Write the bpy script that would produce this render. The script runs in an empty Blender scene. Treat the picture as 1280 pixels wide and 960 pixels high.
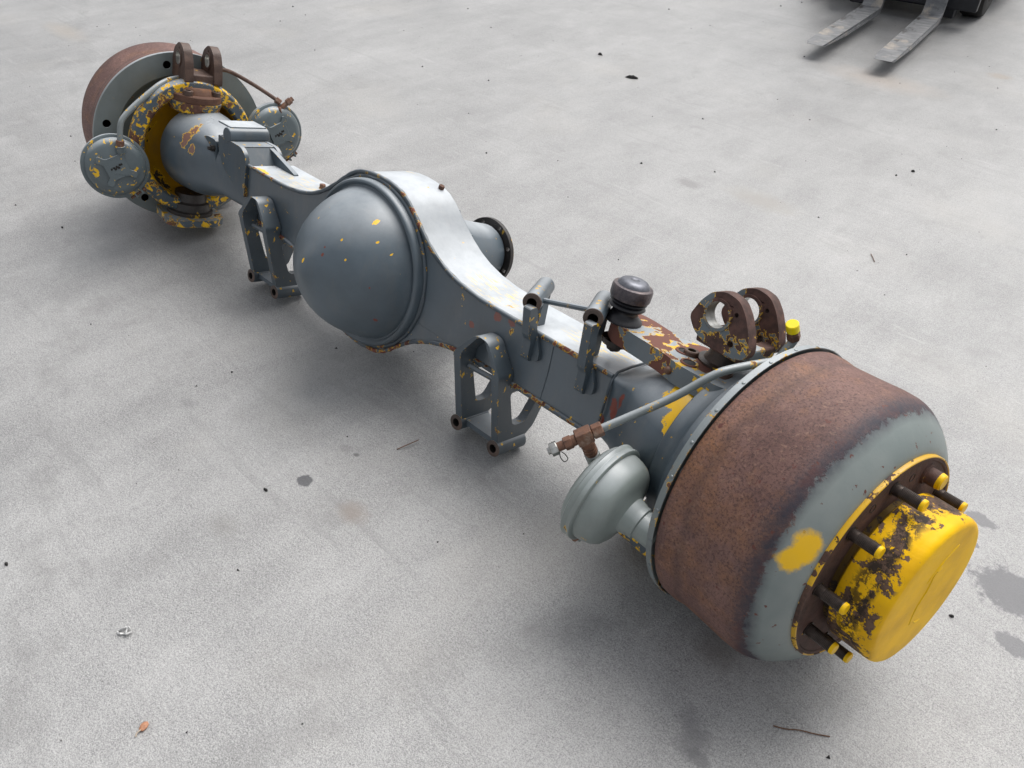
import bpy, bmesh, math, random
from mathutils import Vector, Matrix, noise
from mathutils.geometry import tessellate_polygon
R = math.radians
PI = math.pi
random.seed(7)

# ------------------------------------------------------------------ scene, camera, light
sc = bpy.context.scene
COL = sc.collection
sc.render.engine = 'CYCLES'
sc.view_settings.view_transform = 'Standard'
sc.view_settings.look = 'None'
sc.view_settings.gamma = 1.0
sc.view_settings.exposure = 0.47

TILT = R(-16)                       # the axle lies rolled back on its spring pads
HEIGHT = 0.252
cam_d = bpy.data.cameras.new('camera')
cam = bpy.data.objects.new('camera', cam_d)
COL.objects.link(cam)
cam_d.sensor_width = 36
cam_d.lens = 28.07
cam_d.clip_start = 0.05
cam_d.clip_end = 500
CR = Matrix(((0.7116684604812883, -0.45590439510082, 0.534489648996076),
             (0.7021437025482392, 0.43685101320032527, -0.5622769897814591),
             (0.02285220619640399, 0.7754433408016377, 0.6310034880080716)))
cam.matrix_world = Matrix.Translation((1.4557, -0.9968, 1.2359)) @ CR.to_4x4()
sc.camera = cam

SUN_EL, SUN_AZ = R(57), R(94)      # azimuth counted from +X towards +Y: behind the axle
sd = Vector((math.cos(SUN_EL) * math.cos(SUN_AZ), math.cos(SUN_EL) * math.sin(SUN_AZ), math.sin(SUN_EL)))
w = bpy.data.worlds.new('World')
sc.world = w
w.use_nodes = True
nt = w.node_tree
nt.nodes.clear()
sky = nt.nodes.new('ShaderNodeTexSky')
sky.sky_type = 'NISHITA'
sky.sun_disc = False
sky.sun_elevation = SUN_EL
sky.sun_rotation = PI / 2 - SUN_AZ
sky.air_density = 1.0
sky.dust_density = 4.0
sky.ozone_density = 1.0
hs = nt.nodes.new('ShaderNodeHueSaturation')
hs.inputs['Saturation'].default_value = 0.22      # a white overcast
hs.inputs['Value'].default_value = 1.0
bg = nt.nodes.new('ShaderNodeBackground')
bg.inputs['Strength'].default_value = 0.125
wo = nt.nodes.new('ShaderNodeOutputWorld')
nt.links.new(sky.outputs[0], hs.inputs['Color'])
nt.links.new(hs.outputs[0], bg.inputs[0])
nt.links.new(bg.outputs[0], wo.inputs[0])
sl = bpy.data.lights.new('sun', 'SUN')
sl.energy = 1.5
sl.angle = R(52)
sl.color = (1, 0.975, 0.94)
so = bpy.data.objects.new('sun', sl)
COL.objects.link(so)
so.rotation_euler = sd.to_track_quat('Z', 'Y').to_euler()


# ------------------------------------------------------------------ node helpers
class NT:
    def __init__(s, name):
        s.m = bpy.data.materials.new(name)
        s.m.use_nodes = True
        s.t = s.m.node_tree
        s.b = s.t.nodes['Principled BSDF']

    def n(s, typ, ins=None, **kw):
        x = s.t.nodes.new('ShaderNode' + typ)
        for k, v in kw.items():
            setattr(x, k, v)
        for k, v in (ins or {}).items():
            s.set(x.inputs[k], v)
        return x

    def set(s, sock, v):
        if hasattr(v, 'outputs'):
            v = v.outputs[0]
        if isinstance(v, bpy.types.NodeSocket):
            s.t.links.new(v, sock)
        else:
            if isinstance(v, (tuple, list)) and len(v) == 3 and sock.type == 'RGBA':
                v = (*v, 1)
            sock.default_value = v

    def obj(s):
        return s.n('TexCoord').outputs['Object']

    def geo(s):
        return s.n('NewGeometry')

    def noise(s, co, scale, detail=4, rough=.55, dist=0):
        return s.n('TexNoise', {'Vector': co, 'Scale': scale, 'Detail': detail, 'Roughness': rough, 'Distortion': dist}).outputs['Fac']

    def math(s, op, a, b=0.0, c=0.0, clamp=False):
        x = s.n('Math', operation=op, use_clamp=clamp)
        s.set(x.inputs[0], a)
        s.set(x.inputs[1], b)
        if op in ('MULTIPLY_ADD', 'SMOOTH_MIN'):
            s.set(x.inputs[2], c)
        return x.outputs[0]

    def step(s, v, lo, hi, a=0.0, b=1.0):
        x = s.n('MapRange', {'Value': v, 'From Min': lo, 'From Max': hi, 'To Min': a, 'To Max': b})
        x.clamp = True
        return x.outputs[0]

    def mix(s, f, a, b):
        x = s.n('Mix', data_type='RGBA')
        s.set(x.inputs[0], f)
        s.set(x.inputs[6], a)
        s.set(x.inputs[7], b)
        return x.outputs[2]

    def mapv(s, co, sc_=(1, 1, 1), rot=(0, 0, 0)):
        return s.n('Mapping', {'Vector': co, 'Scale': sc_, 'Rotation': rot}).outputs[0]

    def bump(s, h, strength=.3, dist=.002, nrm=None):
        ins = {'Height': h, 'Strength': strength, 'Distance': dist}
        if nrm is not None:
            ins['Normal'] = nrm
        return s.n('Bump', ins).outputs[0]

    def edge(s, rad=.004):
        bv = s.n('Bevel', {'Radius': rad}, samples=4)
        d = s.n('VectorMath', operation='DOT_PRODUCT')
        s.set(d.inputs[0], bv.outputs[0])
        s.set(d.inputs[1], s.n('NewGeometry').outputs['True Normal'])
        e = s.math('SUBTRACT', 1.0, d.outputs['Value'])
        return s.math('MULTIPLY', e, 5.0, clamp=True)

    def out(s, color, rough, normal=None, metal=0.0, ior=1.5, coat=0.0, spec=None):
        s.set(s.b.inputs['Base Color'], color)
        s.set(s.b.inputs['Roughness'], rough)
        s.set(s.b.inputs['Metallic'], metal)
        s.set(s.b.inputs['IOR'], ior)
        if coat:
            s.b.inputs['Coat Weight'].default_value = coat
            s.b.inputs['Coat Roughness'].default_value = .22
        if normal is not None:
            s.set(s.b.inputs['Normal'], normal)
        return s.m


GREY = (.068, .092, .112)
GREEN = (.205, .235, .222)
YEL = (.92, .53, .001)
RUST = (.085, .036, .022)
RUSTO = (.20, .075, .03)


def paint(name, base=GREY, ty=.69, tr=.68, edge=.08, sc_=26, rough=.36, yel_under=YEL, rust=RUST, seed=0.0, ior=1.6, red=0.0, erad=.004, patches=(), sky_sheen=.55, yb=.018):
    """worn paint: yellow shows where the top coat is chipped, rust where both are gone"""
    k = NT(name)
    co = k.n('VectorMath', operation='ADD')
    k.set(co.inputs[0], k.obj())
    co.inputs[1].default_value = (seed * 3.1, seed * 1.7, seed * 2.3)
    co = co.outputs[0]
    e = k.edge(erad)
    en = k.math('MULTIPLY', e, k.step(k.noise(co, 60, 3), .42, .6))
    big = k.math('MULTIPLY', k.math('SUBTRACT', k.noise(co, 3.2, 2), .5), .55)
    na = k.math('ADD', k.noise(co, sc_, 6, .62, .3), big)
    nb = k.noise(co, sc_ * 1.9, 5, .6, .4)
    va = k.math('MULTIPLY_ADD', en, edge, na)
    vb = k.math('MULTIPLY_ADD', en, edge * .9, nb)
    my = k.step(vb, ty, ty + .006)
    my2 = k.step(va, tr - yb, tr - yb * .7)
    mr = k.step(va, tr, tr + .006)
    shade = k.noise(co, 5, 5, .6)
    fine = k.noise(co, 160, 3)
    b2 = tuple(c * .78 for c in base)
    b3 = tuple(min(1, c * 1.16) for c in base)
    col = k.mix(k.step(shade, .35, .65), b2, b3)
    dirt = k.step(k.noise(k.mapv(co, (1, 1, .3)), 22, 6, .7), .52, .72)
    col = k.mix(k.math('MULTIPLY', dirt, .30), col, (.16, .15, .135))
    if sky_sheen:  # bright sky reflection painted as a pale tint on upward-facing faces
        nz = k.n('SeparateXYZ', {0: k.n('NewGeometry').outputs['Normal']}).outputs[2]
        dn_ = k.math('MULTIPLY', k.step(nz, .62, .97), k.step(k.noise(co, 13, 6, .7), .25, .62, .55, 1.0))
        col = k.mix(k.math('MULTIPLY', dn_, sky_sheen), col, (.60, .635, .665))
    yc = k.mix(k.step(k.noise(co, 40, 3), .4, .7), yel_under, tuple(c * .72 for c in yel_under))
    col = k.mix(k.math('MAXIMUM', my, my2), col, yc)
    rc = k.mix(k.step(k.noise(co, 55, 5), .38, .62), rust, tuple(min(1, c * 2.1) for c in rust))
    if red:
        rc = k.mix(k.step(k.noise(co, 11, 2), .5 - red * .1, .55 - red * .1), rc, (.15, .052, .034))
    col = k.mix(mr, col, rc)
    if patches:
        wn = k.math('MULTIPLY', k.math('SUBTRACT', k.noise(k.obj(), 60, 6, .7), .5), 2.6)
        for (c0, r0, which) in patches:
            mp = k.n('Mapping', {'Vector': k.obj(), 'Location': tuple(-c0[i] / r0[i] for i in range(3)), 'Scale': tuple(1 / x for x in r0)})
            ln = k.n('VectorMath', {0: mp.outputs[0]}, operation='LENGTH').outputs['Value']
            dd = k.math('ADD', ln, wn)
            if which == 's':
                st = k.noise(k.mapv(k.obj(), (1, 7, 3), (0, 0, R(-14))), 26, 5, .7, .3)
                mm = k.math('MULTIPLY', k.step(ln, .6, 1.1, 1, 0), k.step(st, .56, .575))
                col = k.mix(mm, col, (.80, .60, .22))
            elif which == 'y':
                col = k.mix(k.step(dd, .98, 1.03, 1, 0), col, yel_under)
            else:
                col = k.mix(k.step(dd, 1.06, 1.12, 1, 0), col, yel_under if which == 'ry' else base)
                col = k.mix(k.step(dd, .92, .98, 1, 0), col, (.20, .04, .022) if which == 'r' else (.21, .10, .07))
    h = k.math('ADD', k.math('MULTIPLY', k.noise(co, 45, 4), .5), k.math('MULTIPLY', fine, .12))
    h = k.math('SUBTRACT', h, k.math('MULTIPLY', k.math('MAXIMUM', my, my2), .25))
    h = k.math('ADD', h, k.math('MULTIPLY', k.math('MULTIPLY', mr, k.noise(co, 200, 2)), .8))
    rg = k.math('ADD', k.math('MULTIPLY', mr, .4), k.step(shade, .3, .7, rough, rough + .12))
    return k.out(col, rg, k.bump(h, .35, .0022), ior=ior)


def rusty(name, a=RUST, b=(.15, .075, .045), c=(.27, .115, .04), chip=None, tc=.6, rough=.75, sc_=18, metal=0.0, seed=0):
    k = NT(name)
    co = k.n('VectorMath', operation='ADD')
    k.set(co.inputs[0], k.obj())
    co.inputs[1].default_value = (seed, seed * 2, -seed)
    co = co.outputs[0]
    col = k.mix(k.step(k.noise(co, sc_, 7, .7), .36, .64), a, b)
    col = k.mix(k.step(k.noise(co, sc_ * .45, 6, .7), .55, .75), col, c)
    fine = k.noise(co, 240, 3, .7)
    col = k.mix(k.step(fine, .55, .75, 0, .5), col, tuple(x * .35 for x in a))
    if chip:
        m = k.step(k.math('ADD', k.noise(co, sc_ * 1.6, 6, .6, .3), k.math('MULTIPLY', k.edge(), .05)), tc, tc + .008)
        col = k.mix(m, col, chip)
    h = k.math('ADD', k.math('MULTIPLY', fine, .5), k.noise(co, 60, 5))
    return k.out(col, rough, k.bump(h, .5, .002), metal=metal)


# drum: rust outside, grey paint on the nose, scorched band between them
def drum_mat():
    k = NT('drum_rust')
    co = k.obj()
    ax = k.n('SeparateXYZ', {0: co}).outputs[0]          # along the axle line, outwards
    n1 = k.noise(co, 9, 6, .68)
    n2 = k.noise(co, 26, 6, .7)
    fine = k.noise(co, 260, 3, .8)
    mid = k.noise(co, 110, 4, .75)
    base = k.mix(k.step(n1, .36, .64), (.120, .060, .051), (.225, .122, .100))
    base = k.mix(k.step(k.noise(k.mapv(co, (1, 1, 1), (0, 0, 1)), 4.5, 6, .7), .5, .66, 0, .75), base, (.30, .135, .055))
    base = k.mix(k.step(fine, .48, .62, 0, .7), base, (.045, .022, .018))
    base = k.mix(k.step(mid, .56, .68, 0, .5), base, (.34, .20, .14))
    band = k.math('ADD', ax, k.math('MULTIPLY', k.math('SUBTRACT', k.noise(co, 6, 5, .6), .5), .05))
    b1 = k.math('MULTIPLY', k.step(band, .146, .170), k.step(band, .180, .200, 1, 0))
    base = k.mix(k.math('MULTIPLY', k.math('MULTIPLY', b1, .5), k.step(mid, .36, .56)), base, (.028, .028, .044))
    stripe = k.math('MULTIPLY', k.step(band, .045, .055), k.step(band, .058, .072, 1, 0))
    base = k.mix(k.math('MULTIPLY', stripe, .35), base, (.06, .035, .03))
    gm = k.math('ADD', ax, k.math('MULTIPLY', k.math('SUBTRACT', n2, .5), .022))
    gm = k.math('ADD', gm, k.math('MULTIPLY', k.math('SUBTRACT', n1, .5), .03))
    gm = k.math('ADD', gm, k.math('MULTIPLY', k.math('SUBTRACT', k.noise(co, 80, 5, .75), .5), .028))
    g = k.step(gm, .1880, .1920)
    grey = k.mix(k.step(k.noise(co, 7, 4), .38, .62), (.180, .212, .205), (.235, .262, .250))
    edge = k.math('MULTIPLY', k.step(gm, .174, .180), k.step(n2, .48, .56))
    base = k.mix(k.math('MULTIPLY', edge, .7), base, (.13, .04, .028))
    col = k.mix(g, base, grey)
    sm = k.math('ADD', ax, k.math('MULTIPLY', k.math('SUBTRACT', k.noise(co, 5, 3, .5), .5), .030))
    smk = k.math('MULTIPLY', k.step(sm, .165, .183), k.step(sm, .189, .204, 1, 0))
    smk = k.math('MULTIPLY', smk, k.step(k.noise(co, 34, 6, .75), .30, .62, .35, .95))
    col = k.mix(smk, col, (.030, .030, .044))
    specks = k.step(k.noise(co, 60, 4, .6), 0.665, .675)
    col = k.mix(specks, col, (.12, .04, .03))
    for c0, r0 in (((.218, -.196, .070), .025), ((.210, -.210, .048), .022), ((.19, .165, .168), .042)):
        d = k.n('VectorMath', operation='DISTANCE')
        k.set(d.inputs[0], co)
        d.inputs[1].default_value = c0
        dd = k.math('ADD', d.outputs['Value'], k.math('MULTIPLY', k.math('SUBTRACT', n2, .5), .04))
        pm = k.math('MULTIPLY', k.step(dd, r0 * .65, r0 * 1.1, .97, 0), k.step(gm, .1845, .186))
        col = k.mix(pm, col, YEL)
    h = k.math('ADD', k.math('MULTIPLY', fine, .5), k.math('MULTIPLY', mid, .8))
    rings = k.noise(k.mapv(co, (140, 2.5, 2.5)), 1.0, 3, .6)
    h = k.math('ADD', h, k.math('MULTIPLY', rings, .9))
    h = k.math('MULTIPLY', h, k.step(g, 0, 1, 1, .22))
    return k.out(col, k.step(g, 0, 1, .68, .42), k.bump(h, .55, .0016))


def cap_mat():
    k = NT('hub_cap_paint')
    co = k.obj()
    ax = k.n('SeparateXYZ', {0: co}).outputs[0]
    n1 = k.noise(co, 17, 8, .66, .5)
    n2 = k.noise(co, 85, 5, .7)
    side = k.step(ax, .316, .3215, 1, 0)
    band = k.math('MULTIPLY', k.step(ax, .247, .262), side)
    v = k.math('ADD', k.math('MULTIPLY', n1, .72), k.math('MULTIPLY', n2, .28))
    lo = k.math('SUBTRACT', .528, k.math('MULTIPLY', k.step(k.math('ABSOLUTE', k.math('SUBTRACT', ax, .288)), .0, .03, 1, 0), .03))
    m = k.math('MULTIPLY', k.step(k.math('SUBTRACT', v, lo), 0, .008), side)
    col = k.mix(k.step(k.noise(co, 12, 3), .4, .7), YEL, (.70, .38, .008))
    brown = k.mix(k.step(n2, .4, .6), (.075, .045, .035), (.16, .10, .07))
    col = k.mix(m, col, brown)
    grease = k.math('MULTIPLY', k.step(k.noise(co, 60, 6, .8), .47, .52), k.step(k.math('ABSOLUTE', k.math('SUBTRACT', ax, k.math('MULTIPLY_ADD', n1, .03, .268))), .010, .022, 1, 0))
    col = k.mix(k.math('MULTIPLY', grease, .85), col, (.022, .018, .014))
    col = k.mix(k.step(ax, .244, .252, .9, 0), col, (.03, .022, .018))
    h = k.math('SUBTRACT', k.math('MULTIPLY', n2, .3), k.math('MULTIPLY', m, .7))
    streak = k.noise(k.mapv(co, (1, 3, 14), (R(35), 0, 0)), 6, 3, .5)
    h = k.math('ADD', h, k.math('MULTIPLY', streak, .8))
    return k.out(col, k.step(m, 0, 1, .5, .65), k.bump(h, .5, .0022), ior=1.28)


def plain(name, col, rough=.5, metal=0.0, n=0.15, sc_=60, bump=.2):
    k = NT(name)
    co = k.obj()
    a = k.noise(co, sc_, 5, .6)
    c = k.mix(k.step(a, .35, .65), tuple(x * (1 - n) for x in col), tuple(min(1, x * (1 + n)) for x in col))
    return k.out(c, rough, k.bump(a, bump, .0015), metal=metal)


COVSP = []
for (x, y, z, r, w_) in ((.125, -.223, .051, .007, 'r'), (.122, -.217, .066, .004, 'r'), (.171, -.126, .133, .010, 'y'), (.227, -.118, .081, .005, 'y'), (.223, -.161, .007, .004, 'r'), (.223, -.131, -.075, .008, 'r'),
                    (.085, -.241, .024, .007, 'y'), (.055, -.19, .106, .004, 'y'), (.147, -.192, .09, .004, 'y'), (.173, -.198, .055, .004, 'y'), (.12, -.15, -.13, .007, 'y'), (.20, -.14, .10, .004, 'y')):
    COVSP.append(((-y, x - .088, z), (r * 1.5, r * random.uniform(.3, .55), r * random.uniform(.5, .8)), w_))
M_cover = paint('paint_grey_cover', base=(.090, .118, .140), ty=.73, tr=.79, edge=.02, sc_=22, rough=.36, seed=2, red=1.0, ior=1.6, sky_sheen=.4, patches=COVSP)
def sp(*a):
    return [((x, y, z), (r, r, r), w_) for (x, y, z, r, w_) in a]
M_house = paint('paint_grey', ty=.715, tr=.75, edge=.06, sc_=24, rough=.33, red=1.0, ior=1.9, sky_sheen=.92, patches=sp(
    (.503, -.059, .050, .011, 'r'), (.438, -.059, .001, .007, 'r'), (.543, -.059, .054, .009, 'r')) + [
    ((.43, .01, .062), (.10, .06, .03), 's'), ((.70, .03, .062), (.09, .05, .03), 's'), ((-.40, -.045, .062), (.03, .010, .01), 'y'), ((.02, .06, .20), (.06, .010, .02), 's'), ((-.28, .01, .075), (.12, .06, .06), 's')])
M_cover2 = paint('paint_gusset', ty=.70, tr=.75, rough=.5, ior=1.5, seed=2.5)
M_bellN = paint('paint_grey_near_bell', ty=.72, tr=.73, edge=.05, sc_=24, rough=.28, red=1.0, ior=1.7, seed=4, patches=[
    ((.105, -.085, .105), (.035, .05, .022), 'y'), ((.115, -.105, .08), (.018, .05, .03), 'y'), ((-.02, -.065, .012), (.014, .02, .022), 'r'), ((-.05, -.065, -.03), (.012, .02, .012), 'r'), ((-.008, -.065, .035), (.008, .02, .016), 'r')])
M_bellF = paint('paint_grey_far_bell', ty=.71, tr=.75, edge=.04, sc_=24, rough=.26, ior=1.7, seed=5, patches=[
    ((-.058, -.10, .085), (.018, .04, .022), 'ry'), ((-.064, -.11, .055), (.014, .04, .024), 'ry'), ((-.035, -.11, .035), (.010, .04, .016), 'ry'), ((-.06, -.06, .12), (.035, .03, .014), 'y')])
M_chip = paint('paint_grey_chipped', ty=.655, tr=.70, edge=.12, sc_=30, seed=4, rough=.34)
M_knuckle = paint('paint_knuckle_chipped', ty=.545, tr=.575, edge=.22, sc_=26, seed=6)
M_knucN = paint('paint_knuckle_near', ty=.70, tr=.70, edge=.09, sc_=24, seed=6.6, ior=1.6)
M_bowl = paint('paint_yellow_bowl', sky_sheen=0, base=(.58, .30, .01), ty=.9, tr=.545, edge=.05, sc_=13, rust=(.022, .014, .010), seed=3)
M_plate = paint('paint_backing_plate', base=(.185, .212, .212), ty=.71, tr=.685, edge=.10, sc_=20, seed=5, rough=.3)
M_cham = paint('paint_chamber', base=GREEN, ty=.705, tr=.74, edge=.03, sc_=26, seed=7, rough=.28)
M_cham_blue = paint('paint_chamber_far', base=(.12, .15, .16), ty=.63, tr=.74, edge=.05, sc_=24, seed=9, rough=.3)
M_pipe = paint('paint_pipe', base=(.19, .215, .215), ty=.63, tr=.62, edge=.0, sc_=34, seed=8, rough=.33, rust=(.13, .06, .035))
M_pad = paint('paint_spring_pad', base=(.066, .085, .100), ty=.66, tr=.70, edge=.10, sc_=30, seed=10, red=.5)
M_arm = paint('paint_steering_arm', yb=.007, sky_sheen=.5, base=(.14, .17, .19), ty=.60, tr=.515, edge=.06, sc_=11, seed=11.4, rust=(.10, .045, .03), red=1.2)
M_lug = paint('paint_yoke', yb=.010, base=(.12, .15, .17), ty=.60, tr=.512, edge=.13, sc_=15, seed=12, rust=(.055, .026, .020))
M_rust = rusty('rust_brown')
M_rustlug = rusty('rust_dark_yoke', a=(.055, .03, .022), b=(.12, .07, .05), c=(.19, .10, .06), chip=(.55, .33, .02), tc=.70, rough=.55)
M_rustfit = rusty('rust_fitting', a=(.09, .045, .03), b=(.22, .10, .055), c=(.30, .27, .22), rough=.5, sc_=50)
M_flange = rusty('rust_hub_flange', a=(.05, .028, .022), b=(.12, .06, .045), c=(.17, .08, .05), chip=(.5, .28, .02), tc=.70)
M_dark = rusty('dark_flange', a=(.02, .018, .017), b=(.05, .04, .035), c=(.09, .05, .03), chip=(.50, .30, .02), tc=.66, rough=.45)
M_rim = paint('paint_yellow_rim', sky_sheen=0, base=(.7, .40, .004), ty=.9, tr=.50, edge=.02, sc_=30, rust=(.06, .03, .02), seed=1)
M_stud = plain('stud_steel', (.055, .042, .036), .42, .55, .4, 90)
M_yel = paint('paint_yellow_tip', sky_sheen=0, ior=1.35, base=YEL, ty=.9, tr=.68, edge=.05, sc_=40, seed=14)
M_steel = plain('bare_steel', (.42, .42, .40), .32, .85, .25, 80)
M_bore = plain('bore_dark', (.02, .017, .015), .6, .2)
M_borerust = rusty('bore_ring', a=(.05, .035, .028), b=(.11, .075, .06), c=(.16, .09, .06), rough=.45)
M_rubber = plain('rubber_black', (.012, .012, .015), .36, 0, .3, 50)
M_balls = rusty('ball_socket_steel', a=(.055, .05, .06), b=(.16, .13, .13), c=(.22, .15, .11), rough=.38, metal=.5, sc_=26)
M_balltop = plain('ball_cap_steel', (.13, .135, .155), .42, .5, .5, 40)
M_drum = drum_mat()
M_cap = cap_mat()
M_yplast = plain('yellow_plastic_cap', (.90, .72, .0), .35, 0, .05)
M_weld = paint('paint_weld', base=(.060, .080, .098), sky_sheen=.3, ty=.69, tr=.605, edge=0, sc_=40, seed=15, rust=(.10, .03, .02))


# ------------------------------------------------------------------ mesh helpers
class MB:
    def __init__(s):
        s.v, s.f, s.mi = [], [], []

    def add(s, verts, faces, mat=0, X=None):
        o = len(s.v)
        for p in verts:
            p = Vector(p)
            s.v.append(X @ p if X is not None else p)
        s.f += [tuple(o + i for i in f) for f in faces]
        s.mi += [mat] * len(faces)
        return s

    def lathe(s, prof, X=None, seg=64, mat=0, closed=False, sy=1.0, sz=1.0):
        """prof = (axial, radius) pairs; the axis is local X. mat may be a list, one per band"""
        vs, fs, ms = [], [], []
        rings = []
        for a, r in prof:
            if r < 1e-6:
                rings.append([len(vs)])
                vs.append((a, 0, 0))
            else:
                rings.append(list(range(len(vs), len(vs) + seg)))
                for i in range(seg):
                    t = 2 * PI * i / seg
                    vs.append((a, r * math.cos(t) * sy, r * math.sin(t) * sz))
        n = len(prof)
        for j in range(n if closed else n - 1):
            A, B = rings[j], rings[(j + 1) % n]
            m = mat[j] if isinstance(mat, (list, tuple)) else mat
            for i in range(seg):
                i2 = (i + 1) % seg
                if len(A) == 1 and len(B) == 1:
                    continue
                if len(A) == 1:
                    fs.append((A[0], B[i2], B[i]))
                elif len(B) == 1:
                    fs.append((A[i], A[i2], B[0]))
                else:
                    fs.append((A[i], A[i2], B[i2], B[i]))
                ms.append(m)
        o = len(s.v)
        s.v += [(X @ Vector(p) if X is not None else Vector(p)) for p in vs]
        s.f += [tuple(o + i for i in f) for f in fs]
        s.mi += ms
        return s

    def prism(s, outline, t0, t1, X=None, holes=(), mat=0, hole_mat=None):
        """outline in local (x, z), thickness along local y"""
        loops = [list(outline)] + [list(h) for h in holes]
        flat = [p for l in loops for p in l]
        tri = tessellate_polygon([[Vector((p[0], p[1], 0)) for p in l] for l in loops])
        n = len(flat)
        vs = [(p[0], t0, p[1]) for p in flat] + [(p[0], t1, p[1]) for p in flat]
        s.add(vs, [tuple(t) for t in tri] + [tuple(n + i for i in reversed(t)) for t in tri], mat, X)
        o = 0
        for li, l in enumerate(loops):
            m = len(l)
            vv = [(p[0], t0, p[1]) for p in l] + [(p[0], t1, p[1]) for p in l]
            s.add(vv, [(i, (i + 1) % m, m + (i + 1) % m, m + i) for i in range(m)], (hole_mat if (li and hole_mat is not None) else mat), X)
        return s

    def box(s, x0, x1, y0, y1, z0, z1, X=None, mat=0):
        v = [(x, y, z) for x in (x0, x1) for y in (y0, y1) for z in (z0, z1)]
        return s.add(v, [(0, 1, 3, 2), (4, 6, 7, 5), (0, 4, 5, 1), (2, 3, 7, 6), (0, 2, 6, 4), (1, 5, 7, 3)], mat, X)

    def tube(s, pts, r, seg=14, mat=0, smooth=4, X=None, cap=True, wob=0.0):
        P = [Vector(p) for p in pts]
        if smooth and len(P) > 2:
            Q = []
            for i in range(len(P) - 1):
                p0, p1, p2, p3 = P[max(i - 1, 0)], P[i], P[i + 1], P[min(i + 2, len(P) - 1)]
                for j in range(smooth):
                    t = j / smooth
                    Q.append(.5 * ((2 * p1) + (p2 - p0) * t + (2 * p0 - 5 * p1 + 4 * p2 - p3) * t * t + (3 * p1 - p0 - 3 * p2 + p3) * t ** 3))
            P = Q + [P[-1]]
        up = Vector((0.13, .21, 1)).normalized()
        vs, fs = [], []
        prev = None
        for i, p in enumerate(P):
            d = (P[min(i + 1, len(P) - 1)] - P[max(i - 1, 0)]).normalized()
            if prev is None:
                a = d.cross(up).normalized()
            else:
                a = (prev - d * prev.dot(d)).normalized()
            prev = a
            b = d.cross(a)
            rr = (r[i * (len(r) - 1) // max(len(P) - 1, 1)] if isinstance(r, (list, tuple)) else r)
            for j in range(seg):
                t = 2 * PI * j / seg
                q = rr * (1 + wob * noise.noise(p * 90 + Vector((j * 3.1, 0, 0))))
                vs.append(p + a * math.cos(t) * q + b * math.sin(t) * q)
        n = len(P)
        for i in range(n - 1):
            for j in range(seg):
                j2 = (j + 1) % seg
                fs.append((i * seg + j, i * seg + j2, (i + 1) * seg + j2, (i + 1) * seg + j))
        if cap:
            fs.append(tuple(range(seg - 1, -1, -1)))
            fs.append(tuple((n - 1) * seg + j for j in range(seg)))
        return s.add(vs, fs, mat, X)

    def build(s, name, mats, parent=None, origin=None, X=None, bevel=0.0, smooth=True, angle=32, seg=2, label=None):
        if not isinstance(mats, (list, tuple)):
            mats = [mats]
        if X is not None:
            inv = X.inverted()
            vs = [inv @ v for v in s.v]
        else:
            origin = Vector(origin) if origin is not None else Vector((0, 0, 0))
            X = Matrix.Translation(origin)
            vs = [v - origin for v in s.v]
        me = bpy.data.meshes.new(name)
        me.from_pydata([tuple(v) for v in vs], [], s.f)
        for m in mats:
            me.materials.append(m)
        me.polygons.foreach_set('material_index', s.mi)
        bm = bmesh.new()
        bm.from_mesh(me)
        bmesh.ops.remove_doubles(bm, verts=bm.verts, dist=1e-5)
        bmesh.ops.recalc_face_normals(bm, faces=bm.faces)
        bm.to_mesh(me)
        bm.free()
        if smooth:
            me.polygons.foreach_set('use_smooth', [True] * len(me.polygons))
            me.set_sharp_from_angle(angle=R(angle))
        o = bpy.data.objects.new(name, me)
        COL.objects.link(o)
        place(o, parent, X)
        if bevel:
            b = o.modifiers.new('bevel', 'BEVEL')
            b.width = bevel
            b.segments = seg
            b.limit_method = 'ANGLE'
            b.angle_limit = R(38)
            b.harden_normals = True
        if label:
            o['label'] = label
        return o


WORLDM = {}


def place(o, parent, X):
    """X is the matrix in axle (root) space; parents keep theirs in WORLDM"""
    WORLDM[o.name] = X.copy()
    o.parent = parent
    if parent is not None and parent.name in WORLDM:
        o.matrix_local = WORLDM[parent.name].inverted() @ X
    else:
        o.matrix_local = X


def copy_of(src, parent, X):
    o = src.copy()
    COL.objects.link(o)
    place(o, parent, X)
    return o


def thing(name, label, cat, X, group=None):
    o = bpy.data.objects.new(name, None)
    COL.objects.link(o)
    o.empty_display_size = .1
    o.matrix_local = X
    o['label'] = label
    o['category'] = cat
    if group:
        o['group'] = group
    return o


def frame(org, ax, up=(0, 0, 1)):
    """local X along ax"""
    x = Vector(ax).normalized()
    z = Vector(up)
    z = (z - x * z.dot(x)).normalized()
    y = z.cross(x)
    return Matrix.Translation(org) @ Matrix((x, y, z)).transposed().to_4x4()


def circ(cx, cy, r, n=28, a0=0):
    return [(cx + r * math.cos(a0 + 2 * PI * i / n), cy + r * math.sin(a0 + 2 * PI * i / n)) for i in range(n)]


def rounded(poly, r, n=4):
    """round every corner of a 2D polygon"""
    out = []
    m = len(poly)
    for i in range(m):
        p0, p1, p2 = Vector(poly[i - 1]), Vector(poly[i]), Vector(poly[(i + 1) % m])
        rr = r[i] if isinstance(r, (list, tuple)) else r
        a = (p0 - p1)
        b = (p2 - p1)
        d = min(rr, a.length * .48, b.length * .48)
        if d < 1e-5:
            out.append(tuple(p1))
            continue
        s_, e_ = p1 + a.normalized() * d, p1 + b.normalized() * d
        for j in range(n + 1):
            t = j / n
            q = s_ * (1 - t) ** 2 + p1 * 2 * t * (1 - t) + e_ * t * t
            out.append((q.x, q.y))
    return out


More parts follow.
